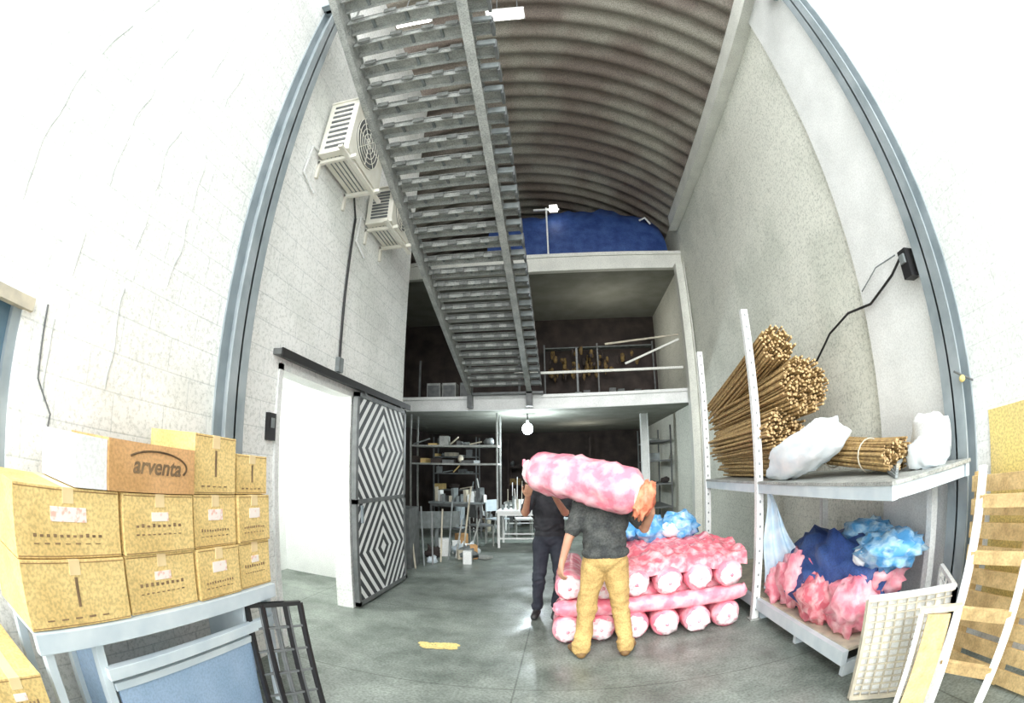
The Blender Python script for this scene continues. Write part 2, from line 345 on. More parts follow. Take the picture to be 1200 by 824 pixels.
def ac(x,y0,y1,z0,z1):
    m=MB();d=.34;m.box((x+.04,y0,z0),(x+.04+d,y1,z1),'acw')
    yc=y0+(y1-y0)*.45;zc=(z0+z1)/2;r=(z1-z0)*.40;X=x+.04+d
    for k in range(1,6):
        rr=r*k/5;m.tube([(X+.015,yc+rr*math.cos(t*math.pi/12),zc+rr*math.sin(t*math.pi/12)) for t in range(25)],.005,'acw',6)
    m.cyl((X-.02,yc,zc),(X+.006,yc,zc),r,'steelD',24)
    for k in range(8):m.beam((X+.015,yc,zc),(X+.015,yc+r*math.cos(k*math.pi/4),zc+r*math.sin(k*math.pi/4)),.008,.008,'acw',up=(1,0,0))
    for k in range(9):
        z=z0+.08+(z1-z0-.16)*k/8
        m.box((x+.1,y0-.01,z-.014),(X-.06,y0+.004,z+.014),'steelD')
    for k in range(5):
        xx=x+.10+d*.7*k/5;m.box((xx,y0+.08,z0-.006),(xx+.012,y1-.08,z0+.002),'grey')
    m.box((x+.04,y0-.015,z1-.01),(X+.015,y1+.015,z1+.012),'acw');m.box((x+.04,y0-.012,z0-.005),(X+.012,y0+.02,z0+.03),'acw')
    for y in(y0+.1,y1-.1):
        m.box((x+.002,y-.02,z0-.05),(X+.06,y+.02,z0-.01),'acw');m.box((x+.002,y-.02,z0-.22),(x+.03,y+.02,z0),'acw')
    m.box((x+.33,y0-.12,z0-.06),(x+.38,y1+.1,z0-.03),'acw')
    m.tube([(x+.03,y0+.1,z0+.1),(x+.02,y0-.1,z0+.05),(x+.02,y0-.14,z0-.3),(x+.03,y0+.1,z0-.4)],.014,'white',6)
    return m.done("air_conditioner_condenser",bevel=.006)
ac(XL,3.12,3.98,4.55,5.28);ac(XL,4.45,5.15,4.46,4.98)
m=MB();m.box((-.75,3.75,7.62),(-.2,3.95,7.68),'white');m.box((-.72,3.78,7.59),(-.23,3.92,7.62),'lamp');m.cyl((-.6,3.85,7.68),(-.6,3.85,8.6),.008,'steelD');m.cyl((-.3,3.85,7.68),(-.3,3.85,8.6),.008,'steelD');m.done("ceiling_light")
m=MB();m.box((-1.9,3.3,7.1),(-1.4,3.45,7.16),'white');m.box((-1.88,3.32,7.07),(-1.42,3.43,7.1),'lamp');m.cyl((-1.8,3.38,7.16),(-1.8,3.38,8.6),.008,'steelD');m.cyl((-1.5,3.38,7.16),(-1.5,3.38,8.6),.008,'steelD');m.done("ceiling_light")
m=MB();m.beam((-.2,9.3,6.24),(-.2,9.3,7.5),.035,.035,'white');m.beam((-.5,9.3,7.45),(.1,9.3,7.45),.04,.04,'white');m.box((-.12,9.24,7.4),(.06,9.34,7.54),'lamp');m.done("floodlight_pole")
# ------------------------------------------------------------------ loft tarp
m=MB()
def tf(u,v):
    x=-1.6+u*4.15;y=YM-.02+v*2.6
    e=min(1,v*8)**.6*(math.sin(math.pi*(.06+.93*u))**.2)
    h=1.42*e+.16*noise.noise(Vector((x*1.3,y*1.5,0)))*e+.08*noise.noise(Vector((x*5,y*5,1)))*e
    return (x,y,min(6.2+max(h,0),roofz(x)-.08))
m.grid(tf,60,24,'tarp');m.tube([(2.0,9.5,7.2),(2.15,9.55,7.3),(2.25,9.5,7.1)],.025,'white',8);m.done("blue_tarp_pile")
m=MB()
m.beam((-1,YM-.05,3.6),(XR-.25,YM-.05,3.6),.05,.05,'cream')
for x in(-.9,.3):m.beam((x,YM-.05,3.1),(x,YM-.05,4.1),.04,.04,'steelD')
m.beam((1.3,YM-.1,3.72),(2.5,YM-.1,4.2),.04,.04,'cream');m.beam((.9,YM-.1,4.15),(2.5,YM-.1,4.3),.035,.035,'beige')
m.done("mezzanine_railing")
m=MB()
for i in range(70):
    x=-.4+random.random()*1.4+(1.2 if i%4==0 else 0);z=4.15+random.random()*.75
    m.ell((x,12.6+random.random()*.4,z),(.03+.04*random.random(),.04,.05+.09*random.random()),random.choice(['rust','rust','dark','rust']),n=8,nz=.4,seed=i)
for z in(5.0,3.3):m.beam((-.5,12.85,z),(2.6,12.85,z),.3,.025,'grey')
for x in(-.5,1,2.6):m.beam((x,12.7,3.1),(x,12.7,5.1),.04,.04,'steelD')
for i in range(12):m.box((-.4+i*.24,12.6,3.31),(-.4+i*.24+.18,12.9,3.45+.35*random.random()),random.choice(['dark','grey','steelD']))
m.done("mezzanine_storage_rack")
m=MB()
for x,w,k in((-2.95,.3,'steelL'),(-2.6,.3,'steelL'),(-2.2,.22,'grey')):
    m.box((x,9.6,3.1),(x+w,9.9,3.5),k);m.box((x+.02,9.59,3.15),(x+w-.02,9.6,3.45),'steelD')
m.beam((-3.1,9.55,3.1),(-3.1,9.55,4.0),.04,.04,'steelD');m.beam((-1.98,9.55,3.1),(-1.98,9.55,3.9),.04,.04,'grey')
m.done("storage_crates")
m=MB();m.cyl((-.82,10.3,2.88),(-.82,10.3,2.72),.012,'black',8);m.cyl((-.82,10.3,2.74),(-.82,10.3,2.65),.03,'white',12,r2=.035);m.ell((-.82,10.3,2.54),(.12,.12,.13),'bulb',n=16);m.done("hanging_light_bulb")
# ------------------------------------------------------------------ rear workshop
def table(name,x0,x1,y0,y1,z,k,kl):
    m=MB();m.box((x0,y0,z-.04),(x1,y1,z),k);m.box((x0+.03,y0+.03,z-.1),(x1-.03,y0+.05,z-.04),kl)
    for x in(x0+.05,x1-.05):
        for y in(y0+.05,y1-.05):m.beam((x,y,0),(x,y,z-.04),.045,.045,kl)
    for y in(y0+.05,y1-.05):m.beam((x0+.05,y,.2),(x1-.05,y,.2),.03,.03,kl)
    return m
m=table("",-1.4,-.35,9.3,10.1,.78,'white','white')
for i in range(9):
    x=-1.3+i*.1;y=9.6+.2*random.random();m.cyl((x,y,.78),(x,y,.88+.2*random.random()),.025,random.choice(['white','bluep','beige','grey']),8)
m.box((-.8,9.5,.78),(-.5,9.7,1.0),'grey')
for i in range(7):m.beam((-1.0+.1*i,9.45,.78),(-1.05+.12*i,9.6,1.0+.3*random.random()),.015,.015,random.choice(['steelL','white']))
m.done("work_table")
m=table("",-3.2,-1.9,10.6,11.4,.85,'grey','steelD')
for i in range(14):
    x=-3.1+i*.09;m.box((x,10.7+.1*random.random(),.85),(x+.07,10.95,.95+.25*random.random()),random.choice(['beige','steelD','white','grey','grey']),rot=(0,0,random.uniform(-20,20)))
m.done("work_bench")
m=table("",-.1,1.3,12.2,13,.8,'beige','steelL')
for i in range(10):m.box((0+i*.12,12.3,.8),(.09+i*.12,12.5,.9+.3*random.random()),random.choice(['grey','white','dark','steelL']))
m.done("work_table")
m=table("",-1.6,-.6,12.0,12.8,.76,'steelL','white')
for i in range(8):m.beam((-1.5+.12*i,12.1,.76),(-1.55+.13*i,12.5,1.0+.5*random.random()),.02,.02,random.choice(['white','steelL','beige']))
m.done("work_table")
def shelf(name,x0,x1,y0,y1,zs,k,n=8,top=2.6,kinds=('grey','beige','steelD','dark','steelL','card','steelD','dark')):
    m=MB()
    for x in(x0,x1):
        for y in(y0,y1):m.beam((x,y,0),(x,y,top),.035,.035,k)
    for z in zs:
        m.box((x0,y0,z-.02),(x1,y1,z+.02),k);x=x0+.03
        while x<x1-.15:
            w=random.uniform(.1,.42);h=random.uniform(.04,.22);kk=random.choice(kinds)
            if x+w>x1:break
            q=random.random()
            if q<.5:m.box((x,y0+.05,z+.02),(x+w*.85,y0+.35,z+.02+h),kk,rot=(0,0,random.uniform(-18,18)))
            elif q<.8:m.ell((x+w/2,y0+.2,z+.02+h*.5),(w*.45,.14,h*.5),kk,nz=.5,seed=int(x*99),n=12)
            else:m.beam((x,y0+.1,z+.04),(x+w,y0+.25,z+.04+h),.03,.03,kk)
            x+=w+random.uniform(0,.08)
    return m.done(name)
shelf("storage_shelf",-3.4,-1.45,9.9,10.4,(1.75,2.15),'steelL',12,2.86)
shelf("storage_shelf",-3.9,-2.6,13.5,14,(.5,1,1.5,2.0),'steelD',8)
shelf("storage_shelf",-1.8,.8,14.8,15.4,(.5,1.1,1.7),'dark',14,kinds=('dark','grey','steelD','rust'))
shelf("storage_shelf",2.1,2.7,11.6,13.2,(.5,1.1,1.7,2.2),'steelD',5)
m=MB()
for i in range(60):
    x=-2.9+random.random()*4.6;y=11.5+random.random()*2.4;s=.05+.13*random.random()
    if -1.65<x<1.35 and 11.9<y<13.1:y=13.3+random.random()*.9
    q=i%4
    if q==0:m.box((x,y,0),(x+s*2,y+s*2,s*4),random.choice(['grey','beige','steelD','cardD','dark','steelL']),rot=(0,0,random.random()*60))
    elif q==1:m.cyl((x,y,0),(x,y,s*3.6),s*.9,random.choice(['white','greenb','grey','bluep']),14)
    elif q==2:m.ell((x,y,s),(s*1.5,s*1.2,s),random.choice(['dark','grey','sackW','beige']),nz=.5,seed=i,n=12)
    else:m.beam((x,y,0),(x+random.uniform(-.3,.3),y+.2,.6+random.random()*.9),.025,.025,random.choice(['steelL','beige','white','grey']))
m.done("workshop_clutter")
m=MB();m.box((1.2,14.2,0),(1.8,14.8,1.6),'white');m.box((1.19,14.18,1.1),(1.81,14.2,1.12),'grey');m.box((1.24,14.14,1.2),(1.27,14.18,1.5),'steelD');m.box((1.24,14.14,.7),(1.27,14.18,1.0),'steelD');m.done("white_refrigerator",bevel=.01)
def chair(x,y,rz,k):
    m=MB();m.box((-.2,-.2,.43),(.2,.2,.46),k);m.box((-.2,.18,.62),(.2,.21,.9),k)
    for a in(-.18,.18):m.beam((a,-.18,0),(a,-.18,.43),.025,.025,'steelL');m.beam((a,.18,0),(a,.2,.9),.025,.025,'steelL')
    o=m.done("stacking_chair",origin=(0,0,0));o.location=(x,y,0);o.rotation_euler=(0,0,rz)
chair(-.1,10.9,.4,'bluep');chair(-1.75,9.6,2.2,'steelD');chair(.5,11.2,-.5,'grey');chair(-1.0,11.0,.2,'white');chair(.9,10.6,1.1,'steelD');chair(-1.6,10.9,.9,'bluep')
m=MB()
for i in range(15):
    x=-2.5+random.random()*.8;y=7.2+random.random()*1.8;s=random.uniform(.05,.14)
    if i%2:m.ell((x,y,s*.8),(s*1.3,s,s),random.choice(['sackW','grey','sackW','bluep','dark']),nz=.9,fr=9,seed=i,n=16)
    else:m.box((x,y,0),(x+s*1.6,y+s*1.4,s*2.6),random.choice(['beige','grey','white','steelD','cardD']),rot=(0,0,random.random()*50))
m.box((-2.8,6.9,.0),(-2.4,7.4,1.0),'steelD')
for i in range(8):m.beam((-2.35+.08*i,7.0+.22*i,0),(-2.5+.12*i,7.2+.25*i,.5+.8*random.random()),.025,.025,random.choice(['beige','steelL','grey','steelD']))
m.beam((-2.5,7.5,.75),(-1.95,8.4,.7),.03,.3,'grey');m.box((-2.3,8.0,0),(-2.25,8.05,.75),'grey')
m.beam((-1.95,8.5,.02),(-1.35,8.1,.03),.2,.04,'steelL')
m.done("scrap_pile")
# ------------------------------------------------------------------ desk with boxes (left)
TX=-1.73
m=MB()
m.box((XL+.16,.62,.83),(TX-.03,2.34,.87),'bluep');m.box((TX-.03,.60,.78),(TX+.01,2.34,.868),'bluep')
m.box((TX-.04,.95,.60),(TX+.005,2.34,.66),'bluep')
for y in(.66,.95,2.30):
    for x in(TX-.05,XL+.2):m.beam((x,y,0),(x,y,.83),.05,.05,'bluep')
m.box((TX-.05,1.0,.06),(TX-.03,2.08,.54),'blue');m.box((TX-.06,.98,.53),(TX-.02,2.1,.57),'bluep')
m.box((XL+.2,.96,.05),(TX-.05,.98,.8),'blue');m.box((XL+.2,2.06,.06),(TX-.05,2.08,.8),'bluep')
m.box((XL+.2,.98,.06),(TX-.05,2.08,.08),'bluep')
m.done("steel_desk",bevel=.003)
def cbox(x0,x1,y0,y1,z0,z1,k='card',kind=0):
    m=MB();m.box((x0,y0,z0),(x1,y1,z1),k)
    yc=(y0+y1)/2;zc=(z0+z1)/2;e=.003;h=z1-z0;w=y1-y0
    m.box((x1-.002,yc-.03,z1-h*.22),(x1+e,yc+.03,z1+.002),'tape');m.box((x0,yc-.03,z1),(x1,yc+.03,z1+.002),'tape')
    m.box((x1,y0+.004,z1-.012),(x1+.002,y1-.004,z1-.008),'cardE');m.box((x1,y0+.004,z0+.006),(x1+.002,y1-.004,z0+.01),'cardE')
    def bars(n,z,s):
        for i in range(n):
            y=y0+w*(.16+.68*i/n);m.box((x1,y,z),(x1+e,y+w*.68/n*.5,z+s*(.6+.6*random.random())),'ink')
    if kind==0:
        m.box((x1,yc-w*.17,z1-h*.48),(x1+e,yc+w*.17,z1-h*.27),'label');bars(11,z0+h*.30,.014);bars(7,z0+h*.20,.006)
    elif kind==1:
        bars(9,z0+h*.45,.016);bars(9,z0+h*.32,.006);m.box((x1,yc-w*.12,z0+h*.55),(x1+e,yc+w*.12,z0+h*.7),'label')
    elif kind==2:
        m.box((x1,yc-.008,z0+h*.3),(x1+e,yc+.008,z0+h*.75),'ink');bars(5,z0+h*.12,.008)
    m.box((x0+.1,y1,z0+h*.3),(x1-.1,y1+e,z0+h*.5),'ink')
    return m.done("cardboard_box",bevel=.006)
zs=[.872,1.152,1.434]
ys=[(.60,1.17),(1.19,1.655),(1.675,2.02),(2.04,2.34)]
for r in range(2):
    for i,(a,b) in enumerate(ys):
        cbox(XL+.15,TX-.01-.012*((i+r)%2),a,b,zs[r]+.001,zs[r]+.276,kind=[[2,1,0,1],[0,1,0,0]][r][i])
cbox(XL+.15,TX-.02,1.68,2.02,1.434,1.74,kind=2)
cbox(XL+.15,TX-.03,2.045,2.34,1.434,1.66,kind=2)
m=MB();m.box((XL+.16,1.10,1.434),(TX,1.66,1.65),'cardD');m.box((XL+.16,.92,1.434),(TX-.01,1.097,1.64),'white')
MT=Matrix.Translation((TX+.002,1.40,1.55))@Matrix(((0,0,1,0),(1,0,0,0),(0,1,0,0),(0,0,0,1)))
m.text("arventa",.105,MT,'ink')
m.tube([(TX+.002,1.40+.20*math.cos(t),1.555+.065*math.sin(t)) for t in np.linspace(-.5,2.6,24)],.005,'ink',6)
m.done("long_cardboard_box",bevel=.005)
cbox(-2.2,-1.66,.25,.56,0.001,.50);cbox(-2.2,-1.70,.27,.56,0.503,.72,kind=1)
m=MB()
for k,(xo,yo) in enumerate([(0,0),(.06,.08)]):
    A0=Vector((-1.66+xo,2.04+yo,.015));U=Vector((.14,.22,0));V=Vector((-.12,.06,.74))
    P=lambda u,v:A0+U*u+V*v
    a,b,c,d=P(0,0),P(1,0),P(1,1),P(0,1)
    for p,q in((a,b),(b,c),(c,d),(d,a)):m.beam(p,q,.028,.028,'black')
    for t in(.2,.4,.6,.8):m.beam(P(0,t),P(1,t),.014,.014,'steelD')
    for t in(.33,.66):m.beam(P(t,0),P(t,1),.014,.014,'steelD')
m.done("black_metal_frame")
# ------------------------------------------------------------------ rack (right)
RX=1.83;RB=XR-.2;YE=2.06
m=MB()
for x,y in((RX,4.12),(RX,5.8),(RB,4.12),(RB,5.8),(RB,2.45)):
    top=3.05 if (y>2.6 and x==RX) else 1.28
    m.beam((x,y,0),(x,y,top),.07,.06,'white');m.box((x-.06,y-.06,0),(x+.06,y+.06,.012),'steelL')
    if x==RX:
        for k in range(int(top/.12)):m.box((x-.008,y-.032,.1+k*.12),(x+.008,y-.030,.125+k*.12),'grey')
m.beam((RX,YE,1.32),(RX,5.8,1.32),.045,.085,'bluep');m.beam((RB,YE,1.32),(RB,5.8,1.32),.045,.085,'bluep')
m.beam((RX+.03,YE+.03,1.32),(RB-.03,YE+.03,1.32),.04,.08,'bluep')
m.box((RX-.03,YE-.01,1.364),(RB+.03,5.82,1.388),'steelL')
m.beam((RX+.02,2.45,.17),(RX+.02,5.8,.17),.05,.11,'bluep');m.beam((RB,2.45,.17),(RB,5.8,.17),.05,.11,'bluep')
m.box((RX+.046,2.46,.212),(RB-.026,5.79,.235),'beige')
for y in(2.5,3.3,4.1,5.0):m.beam((RX+.05,y,.056),(RB-.03,y,.056),.05,.11,'bluep')
m.done("pallet_rack")
def reeds(m,c0,c1,r,n,rr=.012):
    c0=Vector(c0);c1=Vector(c1);ax=(c1-c0).normalized();sd=ax.cross(Vector((0,0,1))).normalized();up=sd.cross(ax)
    ga=2.39996
    for i in range(n):
        q=r*math.sqrt((i+.5)/n);a=i*ga;o=sd*q*math.cos(a)+up*q*math.sin(a);j=.12*(random.random()-.5)
        w=Vector((random.uniform(-1,1),0,random.uniform(-1,1)))*.025
        m.cyl(c0+o+ax*j,c1+o*.9+w+ax*j*3,rr*(.7+.6*random.random()),'reed',6,ke='reedE')
m=MB()
reeds(m,(2.08,3.95,2.66),(2.05,5.75,2.25),.19,110,.012)
reeds(m,(2.25,3.78,2.22),(2.15,5.75,2.10),.27,210,.0125)
reeds(m,(2.08,3.95,1.85),(2.08,5.75,1.8),.23,150,.0125)
reeds(m,(2.14,3.9,1.55),(2.15,5.75,1.55),.165,80,.0125)
m.done("reed_bundle")
m=MB();reeds(m,(2.15,2.42,1.50),(2.27,3.75,1.60),.105,90,.009);reeds(m,(2.33,2.52,1.5),(2.42,3.65,1.60),.11,70,.009)
for t in(.25,.7):
    c=Vector((2.15,2.42,1.50)).lerp(Vector((2.27,3.75,1.60)),t);m.tube([(c.x+.12*math.cos(a),c.y,c.z+.12*math.sin(a)) for a in np.linspace(0,6.28,17)],.006,'beige',6)
m.done("reed_bundle")
m=MB();m.ell((1.98,3.45,1.62),(.15,.58,.17),'sackW',rot=(-14,0,4),n=36,nz=.22,seed=12,sq=.85,fr=6);m.done("white_sack")
m=MB();m.ell((2.36,2.26,1.48),(.15,.14,.10),'sackW',nz=.3,seed=8,n=24,fr=8,sq=.7);m.ell((2.50,2.36,1.56),(.11,.15,.17),'white',nz=.2,seed=9,n=24,fr=8,sq=.5)
for k in range(7):m.beam((1.90+.03*k,2.12+.03*k,1.40+.01*k),(2.15+.03*k,2.5,1.41+.01*k),.018,.018,random.choice(['beige','grey','steelL']))
m.done("wrapped_parcels")
m=MB();m.ell((2.25,3.3,.50),(.33,.75,.42),'tarp',n=30,nz=.35,seed=1,fr=9);m.done("dark_blue_tarp_bundle")
m=MB()
for i,(c,r,k) in enumerate([((2.0,3.6,.50),(.16,.26,.25),'film'),((1.98,3.15,.42),(.14,.26,.2),'filmR'),((2.05,2.75,.45),(.17,.22,.22),'film'),((2.3,2.75,.62),(.2,.24,.17),'film'),((1.98,3.9,.4),(.13,.16,.17),'film')]):
    m.ell(c,r,k,nz=.4,seed=i+20,n=26,fr=9)
m.done("pink_plastic_bag_pile")
m=MB();m.ell((2.3,2.62,.84),(.24,.3,.13),'filmB',nz=.4,seed=5,n=28,fr=9);m.ell((2.42,3.1,.88),(.18,.3,.12),'filmB',nz=.4,seed=6,n=24,fr=9);m.ell((2.12,2.75,.80),(.08,.08,.06),'sackW',nz=.3,seed=7);m.done("blue_plastic_bag")
m=MB()
m.grid(lambda u,v:(RX+.05+(.03+.32*v**1.3)*u+.015*math.sin(v*9),4.05-.35*u*v+.035*math.sin(u*14+v*3)*(.3+v),1.33-1.0*v+.12*u*v),20,16,'sheet');m.done("plastic_sheet")
m=MB()
def gridpanel(p,q,z0,z1,nx,nz,k,t=.010,fr=.028):
    p=Vector(p);q=Vector(q)
    for i in range(nx+1):
        a=p.lerp(q,i/nx);w=fr if i in(0,nx) else t;m.beam((a.x,a.y,z0),(a.x,a.y,z1),w,w,k)
    for j in range(nz+1):
        z=z0+(z1-z0)*j/nz;w=fr if j in(0,nz) else t;m.beam((p.x,p.y,z),(q.x,q.y,z),w,w,k)
gridpanel((1.74,2.14,0),(2.2,1.78,0),.02,.70,9,14,'beige')
gridpanel((2.2,1.78,0),(2.5,2.2,0),.02,.70,5,9,'white')
pp=Vector((1.76,2.16,0));qq=Vector((2.2,1.81,0));m.add([(pp.x,pp.y,.03),(qq.x,qq.y,.03),(qq.x,qq.y,.69),(pp.x,pp.y,.69)],[(0,1,2,3)],'white')
m.beam((1.74,2.14,.71),(2.2,1.78,.71),.04,.03,'white')
m.done("wire_mesh_crate")
m=MB()
def pal(o,u,v,W,Hh,n,k,t=.02):
    o=Vector(o);u=Vector(u).normalized();v=Vector(v).normalized();nn=u.cross(v)
    for a in(.04,W/2,W-.04):m.beam(o+u*a+nn*.03,o+u*a+v*Hh+nn*.03,.06,.08,k,up=nn)
    for i in range(n):
        c=o+v*(Hh*(i+.5)/n);m.beam(c+nn*.08,c+u*W+nn*.08,Hh/n*.68,t,k,up=nn)
pal((2.60,1.98,0),(-.05,-1,0),(.04,0,1),1.1,1.3,9,'wood');m.done("wooden_pallet")
m=MB()
r1=(Vector((2.02,1.66,0)),Vector((2.38,1.74,1.36)));r2=(Vector((2.12,1.28,0)),Vector((2.52,1.34,1.32)))
for p,q in(r1,r2):m.beam(p,q,.05,.04,'white')
for t in(.2,.42,.64,.86):m.beam(r1[0].lerp(r1[1],t),r2[0].lerp(r2[1],t),.035,.07,'wood')
m.done("white_ladder")
m=MB()
m.beam((1.80,1.60,0),(1.96,1.68,.64),.15,.03,'wood',up=(1,1,0));m.beam((1.74,1.68,0),(1.90,1.78,.68),.03,.04,'white');m.beam((1.88,1.50,0),(2.04,1.58,.66),.03,.04,'white');m.beam((1.88,1.78,.67),(2.05,1.57,.67),.04,.03,'woodL')
m.done("framed_board")
simple("trim_yellow_panel",(XR-.012,.6,.4),(XR-.001,1.96,1.66),'yellow')
m=MB();m.tube([(XR-.08,4.3,2.5),(XR-.08,3.9,2.72),(XR-.08,3.5,2.8),(XR-.09,3.1,2.75),(XR-.1,2.7,2.85),(XR-.12,2.45,2.95)],.012,'black',8);m.tube([(XR-.08,3.2,2.9),(XR-.09,2.9,3.0),(XR-.09,2.6,2.98)],.006,'grey',6)
m.box((XR-.18,2.38,2.72),(XR-.06,2.48,2.94),'black');m.box((XR-.20,2.40,2.83),(XR-.18,2.46,2.90),'grey');m.done("wall_junction_box")
m=MB();m.ell((XR-.16,2.08,1.9),(.03,.025,.025),'yellow',n=10);m.cyl((XR-.25,2.08,1.95),(XR-.02,2.08,1.88),.008,'steelD');m.done("padlock_latch")
m=MB()
for k in range(14):
    a0=random.random()*6.28;rr=.12*math.sqrt(random.random());cx=-1.1+rr*math.cos(a0)*1.3;cy=3.84+rr*math.sin(a0)*.6;s=random.uniform(.02,.06)
    m.add([(cx+s*1.4*(1+.35*noise.noise(Vector((t*.9,k,0))))*math.cos(t*math.pi/8),cy+s*(1+.35*noise.noise(Vector((t*.9,k,5))))*math.sin(t*math.pi/8),.003+k*.0003) for t in range(16)],[tuple(range(16))],'yellow')
m.done("paint_spill")
# ------------------------------------------------------------------ pink rolls
def roll(m,p,q,r,seed,k='film',ke='filmW'):
    p=Vector(p);q=Vector(q);d=(q-p);L=d.length;d.normalize()
    ts=[0,.015,.05,.12,.2,.3,.4,.5,.6,.7,.8,.88,.95,.985,1];rs=[.62,.88,.99,1.02,.98,1.02,.98,1.02,.98,1.02,.98,1.01,.98,.88,.62]
    m.tube([p+d*L*t for t in ts],[r*x for x in rs],k,24,ke,nz=.10,seed=seed)
    for e,sg in((p,-1),(q,1)):
        rot=d.to_track_quat('Z','Y').to_euler();rt=[math.degrees(a) for a in rot]
        m.ell(e+d*sg*(-.008),(r*.80,r*.80,.04),ke,rot=rt,n=18,nz=.28,seed=seed+9)
        m.ell(e+d*sg*.024,(r*.14,r*.14,.02),'film',rot=rt,n=10,nz=.3,seed=seed+9)
m=MB();s=0
for i in range(6):
    s+=1;roll(m,(.02+i*.297,4.0+.02*(i%2),.138),(.02+i*.297,5.2,.138),.138,s)
s+=1;roll(m,(-.08,4.08,.345),(1.68,4.10,.345),.085,s,'film','film')
for k in range(4):roll(m,(-.02,4.32+.28*k,.38),(1.66,4.34+.28*k,.38),.12,s+1+k)
for i in range(6):
    s+=1;roll(m,(.03+i*.295,4.0+.03*((i+1)%2),.555),(.05+i*.295,5.15,.555),.133,s+5)
m.done("pink_roll_stack")
m=MB()
def cf(u,v):
    x=.45+u*1.24;y=4.06+v*1.12
    ridge=1-abs(noise.noise(Vector((x*6,y*4,3))))*2
    z=.69+.12*math.sin(math.pi*min(1,v))**.5*(.6+.4*math.sin(math.pi*u))+.06*noise.noise(Vector((x*5,y*5,0)))+.035*ridge+.03*noise.noise(Vector((x*17,y*15,1)))
    if v==0:z=.62+.03*noise.noise(Vector((x*9,0,0)))
    return(x,y,z)
m.grid(cf,70,44,'filmR');m.done("pink_film_cover")
m=MB();m.ell((.88,5.0,.93),(.2,.24,.16),'filmB',nz=.4,seed=41,n=28,fr=9);m.ell((1.22,5.0,.93),(.22,.22,.16),'filmB',nz=.4,seed=42,n=28,fr=9);m.ell((1.1,4.85,.92),(.12,.1,.08),'sackW',nz=.3,seed=43);m.ell((.62,5.0,.94),(.16,.2,.15),'filmB',nz=.4,seed=44,n=24);m.done("blue_plastic_bag")
CA=Vector((-.30,4.02,1.62));CB=Vector((.56,3.44,1.42))
m=MB();d=(CB-CA);ts=[i/30 for i in range(31)]
def rf(t):
    e=min(t/.14,1);g=min((1-t)/.12,1);return (.35+.65*math.sin(e*math.pi/2))*(.55+.45*math.sin(g*math.pi/2))*(1+.02*math.sin(t*42))
m.tube([CA+d*t+Vector((0,0,.035*math.sin(math.pi*t))) for t in ts],[.182*rf(t) for t in ts],'film',34,'filmW',nz=.17,seed=77)
m.ell(CA,(.07,.09,.10),'filmW',nz=.3,seed=3);m.tube([CA+Vector((0,0,.03)),CA+Vector((-.05,.03,.07)),CA+Vector((-.06,.04,.11))],[.05,.03,.012],'film',8)
m.ell(CB+Vector((.02,.0,-.04)),(.08,.1,.14),'orange',rot=(0,18,0),nz=.45,seed=5,n=24,fr=9);m.done("carried_pink_roll")
# ------------------------------------------------------------------ people
def cap(p,q,r1,r2,k):return('cap',Vector(p),Vector(q),r1,r2,k)
def el(c,r,k,rot=(0,0,0)):return('ell',Vector(c),r,rot,k)
def hand(pr,w,dr,pn,curl,side,sc=1.0):
    w=Vector(w);d=Vector(dr).normalized();n=Vector(pn);n=(n-d*n.dot(d)).normalized();s=d.cross(n).normalized()*side
    pl=.085*sc
    pr.append(cap(w-d*.02,w+d*.03,.025*sc,.026*sc,'skin'))
    for i,(o,L) in enumerate(((-.030,.068),(-.010,.078),(.011,.072),(.031,.057))):
        b=w+d*.02+s*o*.5*sc;e=w+d*pl*(1-.06*abs(i-1))+s*o*sc
        pr.append(cap(b,e,.015*sc,.0115*sc,'skin'))
        p=e;a=curl*.35;dd=d
        for j,fr in enumerate((.45,.3,.25)):
            a+=curl*(.55 if j else .35);dd=(d*math.cos(a)+n*math.sin(a)+s*o*2.2).normalized();q=p+dd*L*fr*sc*1.05
            pr.append(cap(p,q,.0092*sc,.0082*sc,'skin'));p=q
    b=w+d*.018-s*.022*sc;q=b+(d*.6-s*.75+n*.35).normalized()*.04*sc;pr.append(cap(b,q,.014*sc,.0115*sc,'skin'))
    q2=q+(d*.85-s*.3+n*.45).normalized()*.032*sc;pr.append(cap(q,q2,.0105*sc,.0095*sc,'skin'));q3=q2+(d*.9+n*.5).normalized()*.024*sc;pr.append(cap(q2,q3,.0092*sc,.0082*sc,'skin'))
def head(pr,c,f,up,extra):
    c=Vector(c);f=Vector(f).normalized();up=Vector(up);up=(up-f*up.dot(f)).normalized();r=f.cross(up)
    Rm=Matrix((r,f,up)).transposed();e=Rm.to_euler();rt=tuple(math.degrees(a) for a in e)
    P=lambda x,y,z:c+r*x+f*y+up*z
    pr.append(el(P(0,-.005,.025),(.074,.092,.088),'skin',rt));pr.append(el(P(0,.02,-.045),(.055,.066,.066),'skin',rt))
    pr.append(cap(P(0,.085,.008),P(0,.106,-.022),.009,.014,'skin'));pr.append(cap(P(-.03,.08,.028),P(.03,.08,.028),.010,.010,'skin'))
    pr.append(cap(P(-.018,.082,-.052),P(.018,.082,-.052),.008,.008,'skin'));pr.append(el(P(0,.07,-.088),(.022,.02,.018),'skin',rt))
    for sx in(-1,1):pr.append(el(P(sx*.076,-.005,0),(.012,.02,.032),'skin',rt))
    pr.append(el(P(0,-.018,.042),(.081,.094,.088),'hair',rt));pr.append(el(P(0,-.045,-.005),(.074,.066,.075),'hair',rt))
    for sx in(-1,1):extra.append((P(sx*.031,.082,.006),.0125,'eyew'));extra.append((P(sx*.031,.092,.006),.006,'hair'))
    extra.append((P(0,.087,-.055),.009,'red'))
